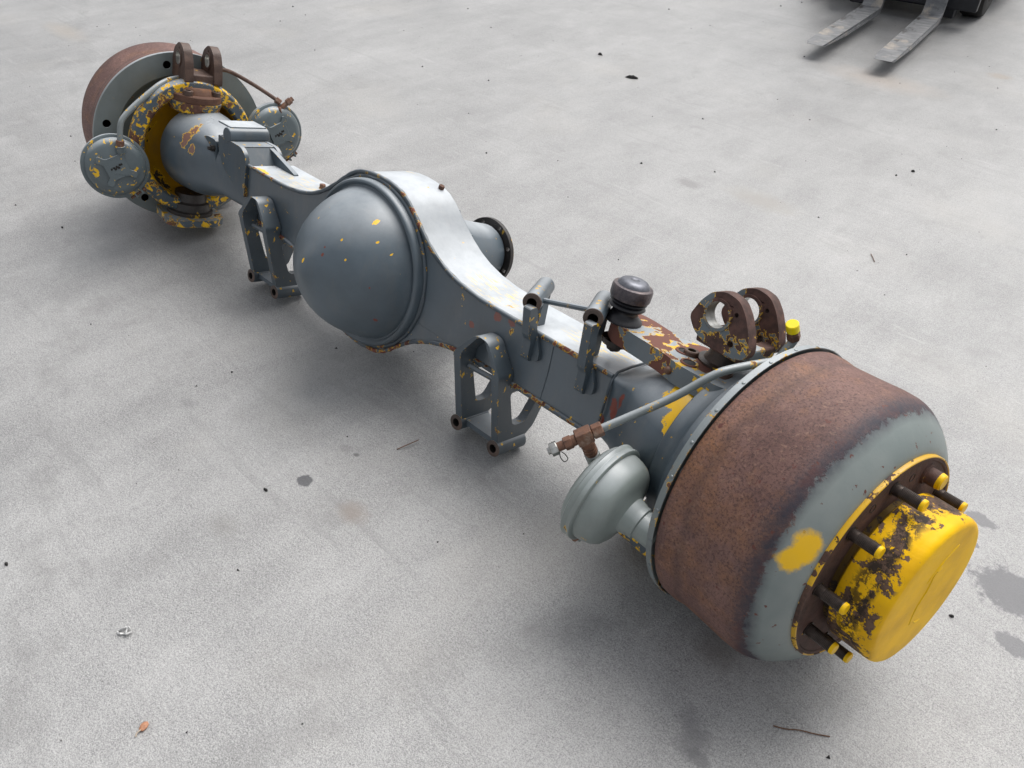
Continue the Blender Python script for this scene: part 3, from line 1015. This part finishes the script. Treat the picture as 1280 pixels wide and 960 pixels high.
    for yy in (Y0, Y1):
        Xl = L @ Matrix.Translation((0, yy, 0))
        b = MB()
        hl = [circ(hc[0], hc[1], hr, 32), circ(.034, -.022, .0055, 12), circ(.026, .026, .004, 10)] if E is NEAR else [circ(hc[0], hc[1], hr, 32), circ(0, .033, .003, 10)]
        b.prism(rounded(out_, .010, 4), 0, .022 if E is NEAR else .024, Xl, holes=hl)
        b.build('lug', mat_, yk, X=Xl, bevel=.0028, angle=35)
        b = MB()
        b.lathe([(-.003, hr - .0015), (-.003, hr + .004), (0.002, hr + .0045)], Xl @ Matrix.Translation((hc[0], 0, hc[1])) @ Matrix.Rotation(PI / 2, 4, 'Z'), 32)
        b.lathe([(-.003, hr - .0015), (.022, hr - .0015)], Xl @ Matrix.Translation((hc[0], 0, hc[1])) @ Matrix.Rotation(PI / 2, 4, 'Z'), 32, mat=1)
        b.build('bush', [mat_, M_steel], yk, X=Xl, angle=30)


rv0 = None
plates = [o for o in axle.children if o.name.startswith('backing_plate')]
for i in range(26):
    a = 2 * PI * i / 26
    Xr = NEAR.F @ Matrix.Translation((.0075, .2500 * math.cos(a), .2500 * math.sin(a))) @ Matrix.Rotation(a, 4, 'X') @ Matrix.Rotation(PI / 2, 4, 'Z')
    if rv0 is None:
        b = MB()
        b.lathe([(-.0005, .0030), (-.0015, .0022), (-.002, 0)], Xr, 8)
        b.lathe([(.0005, .0030), (.0015, .0022), (.002, 0)], Xr, 8)
        rv0 = b.build('rivet', M_plate, plates[0], X=Xr)
    else:
        copy_of(rv0, plates[0], Xr)
# ------------------------------------------------------------------ near steering arm and ball joint
b = MB()
def flat(o2, z0, z1, mb, X=None):
    Q = Matrix(((1, 0, 0, 0), (0, 0, 1, 0), (0, 1, 0, 0), (0, 0, 0, 1)))
    mb.prism(o2, z0, z1, (X @ Q) if X is not None else Q)
flat(rounded([(.752, -.030), (.765, -.040), (.880, -.056), (.920, -.070), (1.00, -.072), (1.035, -.040), (1.035, .04), (1.0, .07), (.93, .066), (.86, .040), (.785, .056), (.757, .056), (.738, .048), (.728, .020), (.732, -.012)], .012), .1135, .150, b)
arm = b.build('steering_arm', M_arm, axle, origin=(.88, 0, .13), bevel=.004, angle=35)
Xb = frame((.903, -.0635, .130), (-.1, -1, 0))
b = MB()
b.lathe([(0, .0075), (.004, .0075), (.0075, .0055), (.009, .003), (.009, 0)], Xb, 16)
b.build('grease_nipple', M_rustfit, arm, X=Xb)
for (hx, hy) in ((.893, -.008), (.925, -.043)):
    Xb = frame((hx, hy, .1502), (0, 0, 1), (1, 0, 0))
    b = MB()
    b.lathe([(0, .0165), (.0018, .0155), (.0018, .0115), (.0006, .0105), (.0006, 0)], Xb, 24, mat=[0, 0, 1, 1])
    b.build('bolt_recess', [M_arm, M_bore], arm, X=Xb, angle=25)
BX = frame((.757, -.012, .1495), (.02, .0, 1), (1, 0, 0)) @ Matrix.Diagonal((1, 1.08, 1.08, 1))
b = MB()
pr = [(-.001, .0300), (.003, .0345), (.006, .0330), (.010, .0275), (.016, .0235), (.022, .0225), (.0255, .026), (.0275, .0300), (.0305, .0325), (.0335, .0310), (.0355, .0275), (.0375, .0300), (.0405, .0325), (.043, .0305), (.045, .026), (.046, 0)]
b.lathe(pr, BX, 48)
rb = b.build('rubber_boot', M_rubber, arm, X=BX, angle=60)
b = MB()
b.lathe([(.0445, 0), (.0445, .0300), (.0465, .0345), (.0500, .0355), (.0660, .0355), (.0700, .0340), (.0715, .0300), (.0715, .0265)], BX, 48)
b.build('ball_socket', M_balls, arm, X=BX, angle=30)
b = MB()
b.lathe([(.0700, .0290), (.0740, .0275), (.0790, .0235), (.0815, .0180), (.0815, .0080), (.0800, .0060), (.0800, 0)], BX, 40)
b.build('ball_cap', M_balltop, arm, X=BX, angle=30)
b = MB()
b.lathe([(-.037, .026), (-.048, .024), (-.052, .015), (-.060, .012), (-.062, 0)], BX, 24)
b.lathe([(-.048, .006), (-.073, .0045), (-.073, 0)], BX @ Matrix.Translation((0, -.015, -.01)), 10)
b.build('ball_nut', M_dark, arm, X=BX, angle=30)


# ------------------------------------------------------------------ brake chambers
def chamber(E, c, ax, stem_end, port, mat, near):
    """c = ring centre, ax = direction from stem towards the front cap"""
    X = frame(c, ax)
    b = MB()
    if near:
        prof_ = [(-.125, .026), (-.088, .026), (-.086, .0295), (-.078, .0295), (-.074, .031), (-.062, .034), (-.057, .042), (-.0545, .052), (-.0515, .063), (-.046, .0725), (-.038, .0785), (-.028, .0818), (-.018, .0840), (-.004, .0850), (-.002, .0885), (.004, .0885), (.006, .0850), (.012, .0835),
                 (.019, .0800), (.024, .0730), (.026, .0660), (.026, .044), (.023, .040), (.023, 0)]
    else:
        prof_ = [(-.090, .030), (-.060, .030), (-.054, .045), (-.044, .070), (-.030, .078), (-.004, .081), (-.002, .0845), (.004, .0845), (.006, .0805), (.014, .0790), (.022, .0740), (.028, .0660), (.030, .058), (.030, 0)]
    b.lathe(prof_, X, 72)
    ch = b.build('brake_chamber', mat, axle, X=X, angle=32)
    b = MB()
    r_ = .0885 if near else .0845
    b.lathe([(-.0105, r_ - .0055), (-.0105, r_ + .001), (-.0085, r_ + .004), (-.004, r_ + .0035), (0, r_ + .002), (.004, r_ + .0035), (.0085, r_ + .004), (.0105, r_ + .001), (.0105, r_ - .0055)], X, 72, closed=True)
    b.build('clamp_ring', mat, ch, X=X, angle=40, bevel=.0008)
    # clamp lugs and bolt at the bottom
    a = R(-90 if near else -50)
    Xc = X @ Matrix.Rotation(a, 4, 'X') @ Matrix.Translation((0, r_ + .008, 0))
    b = MB()
    b.box(-.010, .010, -.010, .008, -.013, -.007, Xc)
    b.box(-.010, .010, -.010, .008, .007, .013, Xc)
    b.build('clamp_lug', mat, ch, X=Xc, bevel=.002)
    b = MB()
    b.lathe([(-.022, .0), (-.022, .0038), (-.014, .0038), (-.014, .0072), (-.021, .0072), (-.021, .0038), (.026, .0036), (.026, 0)], Xc @ Matrix.Rotation(PI / 2, 4, 'Y'), 12)
    b.build('clamp_bolt', M_rustfit, ch, X=Xc)
    if not near:
        # raised cross embossed on the front cap
        b = MB()
        out = []
        for i in range(4):
            base = i * PI / 2 + R(18)
            for da, rr in ((-42, .030), (-22, .032), (-13, .036), (-10, .056), (10, .056), (13, .036), (22, .032)):
                out.append((rr * math.cos(base + R(da)), rr * math.sin(base + R(da))))
        b.prism(rounded(out, .006, 3), .0285, .0360, X @ Matrix(((0, 1, 0, 0), (1, 0, 0, 0), (0, 0, -1, 0), (0, 0, 0, 1))))
        b.build('embossed_cross', mat, ch, X=X, bevel=.003, seg=3, angle=50)
        bb = MB()
        rnd = random.Random(3)
        for i in range(7):
            q = (-.012 + .004 * i + rnd.uniform(-.002, .002), .006 - .0022 * i + rnd.uniform(-.003, .003))
            bb.prism([(q[0] + rnd.uniform(.002, .005) * math.cos(t), q[1] + rnd.uniform(.002, .005) * math.sin(t)) for t in [k_ * PI / 3 for k_ in range(6)]], .0357, .0364,
                     X @ Matrix(((0, 1, 0, 0), (1, 0, 0, 0), (0, 0, -1, 0), (0, 0, 0, 1))))
        bb.build('scraped_patch', M_bore, ch, X=X)
    for aa, oo in ((60, -.030), (-52, -.020)):
        Xh = X @ Matrix.Rotation(R(aa + 180 if near else aa), 4, 'X') @ Matrix.Translation((oo, .0815, 0)) @ Matrix.Rotation(PI / 2, 4, 'Z')
        b = MB()
        b.lathe([(0.001, .0030), (.0014, .0055), (0, .006)], Xh, 12)
        b.lathe([(.0016, .0030), (.0016, 0)], Xh, 12, mat=1)
        b.build('vent_hole', [mat, M_bore], ch, X=Xh)
    return ch, X


# near chamber
c = NEAR.p(-.120, -.234, -.056)
s0 = NEAR.p(-.0, -.205, -.075)
chN, XN = chamber(NEAR, c, (c - s0), s0, None, M_cham, True)


def hexnut(p0, d, r, L, mat, parent, name='union_nut', seg=6):
    X = frame(p0, d)
    b = MB()
    b.lathe([(0, 0), (0, r * .9), (L * .08, r), (L * .92, r), (L, r * .9), (L, 0)], X, seg)
    return b.build(name, mat, parent, X=X, bevel=.0006)


def cyl(p0, p1, r, mat, parent, name, seg=20):
    p0, p1 = Vector(p0), Vector(p1)
    X = frame(p0, p1 - p0, (.1, .3, 1))
    L = (p1 - p0).length
    b = MB()
    b.lathe([(0, 0), (0, r * .94), (L * .03, r), (L * .97, r), (L, r * .94), (L, 0)], X, seg)
    return b.build(name, mat, parent, X=X)


# near T fitting, port and pipe
T = NEAR.p(-.150, -.279, .046)
port = NEAR.p(-.150, -.247, .004)
dd = (T - port).normalized()
cyl(port - dd * .030, port + dd * .004, .0130, M_cham, chN, 'port_boss')
cyl(port + dd * .003, port + dd * .030, .0105, M_rustfit, chN, 'port_adapter')
for i in range(3):
    hexnut(port + dd * (.008 + .008 * i), dd, .0122, .005, M_rustfit, chN, 'port_ring', 14)
pd = (NEAR.p(-.090, -.177, .129) - T).normalized()
Xt = frame(T, pd)
b = MB()
b.box(-.014, .014, -.0115, .0115, -.0115, .0115, Xt)
pipe_pts = [T + pd * .016, NEAR.p(-.090, -.177, .129), NEAR.p(-.058, -.132, .181), NEAR.p(-.046, -.105, .197), NEAR.p(-.030, -.034, .209), NEAR.p(-.018, .03, .212)]
pb_ = MB()
pb_.tube(pipe_pts, .0070, 14, smooth=6)
pipeN = pb_.build('brake_pipe', M_pipe, axle, origin=pipe_pts[1], angle=60)
b.build('tee_fitting', M_rustfit, pipeN, X=Xt, bevel=.002)
hexnut(T + pd * .0145, pd, .0125, .018, M_rustfit, pipeN)
hexnut(T - pd * .014, -pd, .0095, .008, M_rustfit, pipeN, 'union_collar', 18)
hexnut(T - pd * .021, -pd, .0115, .014, M_rustfit, pipeN)
cyl(T - pd * .034, T - pd * .048, .0080, M_rustfit, pipeN, 'union_collar')
hexnut(T - pd * .046, -pd, .0120, .013, M_steel, pipeN, 'end_cap_nut', 8)
cyl(T - pd * .058, T - pd * .064, .0060, M_steel, pipeN, 'end_cap_nut')
lp = MB()
q = T - pd * .040
lp.tube([q + Vector((0, 0, -.008)), q + Vector((.006, -.004, -.016)), q + Vector((.016, -.004, -.020)), q + Vector((.020, -.002, -.013)), q + Vector((.012, 0, -.010)), q + Vector((.002, .002, -.011))], .0009, 6, smooth=5)
lp.build('wire_loop', M_bore, pipeN, origin=q)
# second pipe rising by the yoke with a yellow plastic cap
e0 = [NEAR.p(-.03, -.030, .17), NEAR.p(-.03, .006, .224), NEAR.p(-.03, .021, .244), NEAR.p(-.03, .018, .254)]
pb2 = MB()
pb2.tube(e0, .0075, 14, smooth=5)
pipe2 = pb2.build('brake_pipe', M_pipe, axle, origin=e0[0], angle=60)
q0, q1 = NEAR.p(-.03, .012, .256), NEAR.p(-.03, -.006, .280)
e1 = (q1 - q0).normalized()
hexnut(q0 - e1 * .012, e1, .0115, .016, M_rustfit, pipe2)
hexnut(q0 + e1 * .004, e1, .0092, .004, M_rustfit, pipe2, 'union_collar', 18)
hexnut(q0 + e1 * .007, e1, .0110, .017, M_yplast, pipe2, 'plastic_cap', 12)

# far chambers
cl = FAR.p(.118, -.222, -.056)
chL, XL = chamber(FAR, cl, Vector((.93, -.30, .16)), None, None, M_cham_blue, False)
cr = FAR.p(.118, .236, .068)
chR, XR = chamber(FAR, cr, Vector((.97, -.10, .12)), None, None, M_cham_blue, False)
# left pipe
p0 = FAR.p(.145, -.216, .0)
cyl(FAR.p(.142, -.214, -.010), FAR.p(.142, -.216, .008), .0125, M_cham_blue, chL, 'port_boss')
hexnut(FAR.p(.142, -.216, .006), FAR.w, .0115, .018, M_rustfit, chL)
pts = [FAR.p(.142, -.216, .015), FAR.p(.132, -.213, .055), FAR.p(.124, -.204, .079), FAR.p(.112, -.172, .112), FAR.p(.090, -.110, .162), FAR.p(.075, -.080, .178), FAR.p(.060, -.050, .186), FAR.p(.03, .01, .190)]
m = MB()
m.tube(pts, .0080, 12, smooth=5)
m.build('brake_pipe', M_pipe, axle, origin=pts[2], angle=60)
# right pipe with rusty tee
pts = [FAR.p(.03, .05, .214), FAR.p(.035, .085, .220), FAR.p(.045, .118, .219), FAR.p(.08, .183, .193), FAR.p(.11, .238, .165)]
m = MB()
m.tube(pts, .0060, 12, smooth=5)
pr_ = m.build('brake_pipe', rusty('rust_pipe', a=(.08, .045, .035), b=(.17, .11, .085), c=(.25, .22, .2), sc_=30), axle, origin=pts[2], angle=60)
t0 = FAR.p(.12, .258, .152)
d1 = (FAR.p(.12, .282, .174) - t0).normalized()
hexnut(FAR.p(.108, .235, .166), (t0 - FAR.p(.108, .235, .166)), .0105, .018, M_rustfit, pr_)
cyl(t0 - d1 * .030, t0 + d1 * .030, .0075, M_rustfit, pr_, 'tee_fitting')
hexnut(t0 + d1 * .012, d1, .0105, .016, M_rustfit, pr_)
hexnut(t0 - d1 * .034, d1, .0120, .020, M_rustfit, pr_)
hexnut(t0 + d1 * .030, d1, .0070, .006, M_rustfit, pr_, 'end_cap_nut', 12)
cyl(cr + Vector((.015, .01, .072)), t0 - d1 * .03, .0105, M_rustfit, pr_, 'port_adapter')


# ------------------------------------------------------------------ forklift at the top edge of the picture
FK = thing('forklift', 'dark forklift parked at the top edge, its two worn steel forks lowered over the concrete', 'forklift', Matrix.Translation((-.33, 4.05, 0)))
WORLDM[FK.name] = Matrix.Translation((-.33, 4.05, 0))


def fork_mat():
    k = NT('worn_fork_steel')
    co = k.obj()
    n = k.noise(k.mapv(co, (1, .35, 1), (0, 0, .5)), 26, 6, .7)
    col = k.mix(k.step(n, .35, .65), (.13, .135, .145), (.30, .30, .30))
    col = k.mix(k.step(k.noise(co, 9, 6, .7), .54, .66, 0, .85), col, (.42, .37, .31))
    col = k.mix(k.step(k.noise(k.mapv(co, (.4, 1, 1)), 15, 5, .7), .56, .66, 0, .9), col, (.05, .045, .042))
    return k.out(col, k.step(n, .3, .7, .5, .7), k.bump(n, .3, .002), metal=.3)


M_fork = fork_mat()
M_black = plain('forklift_black', (.012, .013, .017), .42, 0, .3, 20)
M_chassis = plain('forklift_dark_blue', (.018, .022, .035), .4, 0, .2, 20)
M_tyre = plain('tyre_rubber', (.016, .015, .014), .75, 0, .3, 90)
YZ = Matrix.Rotation(PI / 2, 4, 'Z')
for (tx, ty, hx, hy) in ((-.374, 3.048, -.508, 3.965), (-.027, 3.070, -.198, 4.055)):
    d = Vector((hx - tx, hy - ty, 0))
    L = d.length
    X = frame((tx, ty, 0), d)      # local X runs from the tip to the heel, local z up
    m = MB()
    outl = [(0, .068), (.02, .062), (.35, .045), (L - .03, .040), (L + .012, .048), (L + .030, .075), (L + .038, .13), (L + .038, .62), (L + .008, .62), (L + .008, .13), (L - .002, .092), (L - .02, .079), (L - .05, .076), (.03, .076)]
    # blade widens from a rounded tip
    vs = []
    for sy in (-1, 1):
        for (a, z) in outl:
            half = .053 if a > .05 else .053 * (0.72 + .28 * math.sqrt(max(a, 0) / .05))
            vs.append((a, sy * half, z))
    n = len(outl)
    fs = [(i, (i + 1) % n, n + (i + 1) % n, n + i) for i in range(n)]
    tri = tessellate_polygon([[Vector((p[0], p[1], 0)) for p in outl]])
    fs += [tuple(t) for t in tri] + [tuple(n + i for i in t) for t in tri]
    m.add(vs, fs, 0, X)
    m.build('fork', M_fork, FK, X=X, bevel=.004, smooth=True, angle=30)
Xb = Matrix.Translation((-.38, 4.16, 0)) @ Matrix.Rotation(R(9), 4, 'Z')
m = MB()
m.box(-.46, .36, .0, .05, .09, .24, Xb)
m.box(-.46, .36, .0, .05, .46, .54, Xb)
m.build('fork_carriage', M_black, FK, X=Xb, bevel=.006)
m = MB()
for sx in (-.30, .20):
    m.box(sx - .045, sx + .045, .055, .16, .03, 1.9, Xb)
m.box(-.255, .155, .07, .10, .10, .30, Xb)
m.box(-.255, .155, .07, .13, 1.78, 1.88, Xb)
m.build('mast', M_black, FK, X=Xb, bevel=.006)
m = MB()
m.box(-.50, .215, .17, .50, .045, .62, Xb)
m.box(-.52, .42, .62, 1.9, .14, .85, Xb)
m.box(-.50, .40, 1.3, 1.95, .85, 1.15, Xb)
m.build('body', M_chassis, FK, X=Xb, bevel=.03, seg=3)
m = MB()
for (px, py) in ((-.46, .62), (.36, .62), (-.46, 1.8), (.36, 1.8)):
    m.box(px - .02, px + .02, py - .02, py + .02, .8, 2.1, Xb)
m.box(-.50, .40, .56, 1.86, 2.1, 2.14, Xb)
m.build('overhead_guard', M_black, FK, X=Xb, bevel=.006)
tyr = None
for (px, py, r_) in ((.300, .36, .21), (-.60, .44, .21), (.36, 1.55, .18), (-.46, 1.55, .18)):
    Xt = Xb @ Matrix.Translation((px, py, r_))
    m = MB()
    m.lathe([(-.065, r_ * .60), (-.07, r_ * .80), (-.062, r_ * .95), (-.045, r_), (.045, r_), (.062, r_ * .95), (.07, r_ * .80), (.065, r_ * .60)], Xt, 48, closed=True)
    ty = m.build('tyre', M_tyre, FK, X=Xt, angle=40)
    m = MB()
    m.lathe([(-.03, r_ * .60), (.05, r_ * .60), (.058, r_ * .55), (.03, r_ * .40), (.03, 0)], Xt, 32)
    m.build('wheel_rim', plain('rim_grey', (.22, .20, .17), .5, .3), ty, X=Xt, angle=30)
m = MB()
m.tube([(.17, .10, .22), (.19, .06, .17), (.20, .12, .12), (.21, .25, .13)], .012, 8, smooth=4, X=Xb)
m.build('hydraulic_hose', plain('hose_grey', (.20, .20, .20), .5), FK, X=Xb)


# ------------------------------------------------------------------ litter on the ground
def chip(name, x, y, sx, sy, h, mat, label, cat, seed=0, group='black flecks scattered on the concrete', rot=0):
    rnd = random.Random(seed)
    n = 9
    vs = []
    for (zz, s_) in ((.0006, 1), (h * .7, .85), (h, .45)):
        for i in range(n):
            a = 2 * PI * i / n
            q = s_ * (1 + rnd.uniform(-.28, .28))
            vs.append((sx * q * math.cos(a), sy * q * math.sin(a), zz * (1 + rnd.uniform(-.15, .3))))
    fs = [(j * n + i, j * n + (i + 1) % n, (j + 1) * n + (i + 1) % n, (j + 1) * n + i) for j in range(2) for i in range(n)]
    fs += [tuple(range(n)), tuple(2 * n + i for i in range(n))]
    X = Matrix.Translation((x, y, 0)) @ Matrix.Rotation(rot, 4, 'Z')
    m = MB()
    m.add(vs, fs, 0, X)
    o = m.build(name, mat, None, X=X, smooth=False)
    o['label'] = label
    o['category'] = cat
    if group:
        o['group'] = group
    return o


M_grit = plain('grit_dark', (.018, .017, .016), .8, 0, .4, 200)
M_foil = plain('pale_foil', (.55, .55, .54), .35, .3, .3, 150)
M_pulp = plain('dry_peach_skin', (.42, .20, .11), .6, 0, .25, 200)
M_twig = plain('dry_twig', (.16, .085, .05), .7, 0, .3, 200)
chip('bark_chip', -.797, 2.127, .030, .014, .010, M_grit, 'largest black flake on the concrete beyond the axle, left of the forks', 'debris', 1, rot=.3)
chip('bark_chip', -1.122, 2.285, .014, .008, .008, M_grit, 'small black flake on the concrete up and left of the largest black flake', 'debris', 2)
chip('bark_chip', .300, -.517, .006, .003, .004, M_grit, 'tiny black fleck on the near concrete just left of the round dark oil drip', 'debris', 3)
chip('bark_chip', -1.117, -.363, .006, .003, .004, M_grit, 'tiny black fleck on the concrete left of the far brake chamber', 'debris', 4)
chip('bark_chip', 1.441, .206, .0040, .0032, .004, M_grit, 'tiny black crumb on the concrete just right of the yellow hub', 'debris', 5)
chip('bark_chip', .128, -.968, .006, .003, .004, M_grit, 'tiny black fleck at the left edge of the picture on the near concrete', 'debris', 8)
chip('bark_chip', .563, 2.085, .007, .005, .006, M_grit, 'single black crumb on the bare concrete well below the right fork', 'debris', 6)
# crumpled pale scrap
m = MB()
rnd = random.Random(11)
X = Matrix.Translation((.426, -.875, 0)) @ Matrix.Rotation(.6, 4, 'Z')
pts = [(-.016, 0, .001), (-.008, .004, .005), (-.002, .009, .003), (.004, .006, .008), (.009, .001, .004), (.005, -.006, .007), (-.001, -.004, .002), (-.006, -.006, .005), (-.012, -.005, .002)]
m.tube(pts + [pts[0]], .0018, 6, smooth=3, X=X)
m.tube([pts[2], (.002, .0, .006), pts[5]], .0016, 6, smooth=3, X=X)
o = m.build('paper_scrap', M_foil, None, X=X)
o['label'] = 'crumpled whitish scrap lying on the near concrete at lower left'
o['category'] = 'debris'
# dried petal with stalk
m = MB()
X = Matrix.Translation((.611, -.932, 0)) @ Matrix.Rotation(2.0, 4, 'Z')
m.lathe([(-.009, 0), (-.007, .004), (0, .0065), (.006, .005), (.009, 0)], X @ Matrix.Translation((0, 0, .003)), 16, sz=.45)
pet = thing('dried_petal', 'small peach coloured dried petal with a short stalk at the lower left corner', 'debris', X)
WORLDM[pet.name] = X
m.build('petal', M_pulp, pet, X=X)
m = MB()
m.tube([(-.007, 0, .004), (-.013, .002, .004), (-.018, .001, .002)], .0012, 6, smooth=3, X=X)
m.build('stalk', plain('stalk_pale', (.5, .42, .33), .7), pet, X=X)
# twigs
for i, (pts, lab) in enumerate((
        ([(1.318, -.215, .0015), (1.335, -.206, .002), (1.352, -.192, .0025), (1.372, -.180, .002), (1.392, -.166, .0015)], 'thin reddish brown twig on the concrete below the rusty drum'),
        ([(.735, 1.372, .002), (.752, 1.350, .003), (.765, 1.333, .002)], 'short brown twig alone on the pale concrete right of the axle'),
        ([(.395, -.245, .002), (.403, -.222, .006), (.412, -.195, .010)], 'short dry twig lying beside the near spring pad'))):
    m = MB()
    m.tube(pts, .0011, 6, smooth=4)
    o = m.build('twig', M_twig, None, origin=pts[0])
    o['label'] = lab
    o['category'] = 'twig'
    o['group'] = 'dry twigs on the concrete'
# uncountable fine grit
m = MB()
rnd = random.Random(5)
for i in range(420):
    u_, v_ = rnd.random(), rnd.random()
    x = -3.2 + 5.2 * u_
    y = -1.15 + 5.2 * v_ ** 1.4
    s_ = .0012 + .0030 * rnd.random() ** 3
    if y > 1:
        s_ *= 1.5
    a0 = rnd.random() * 6
    vs = [(x + s_ * math.cos(a0 + k_ * 2.1) * rnd.uniform(.6, 1.5), y + s_ * math.sin(a0 + k_ * 2.1) * rnd.uniform(.6, 1.5), .0005) for k_ in range(3)] + [(x, y, s_ * 1.1)]
    m.add(vs, [(0, 1, 3), (1, 2, 3), (2, 0, 3), (0, 2, 1)])
o = m.build('fine_grit', M_grit, None, smooth=False)
o['kind'] = 'stuff'
o['label'] = 'fine dark grit scattered over the concrete'
o['category'] = 'grit'
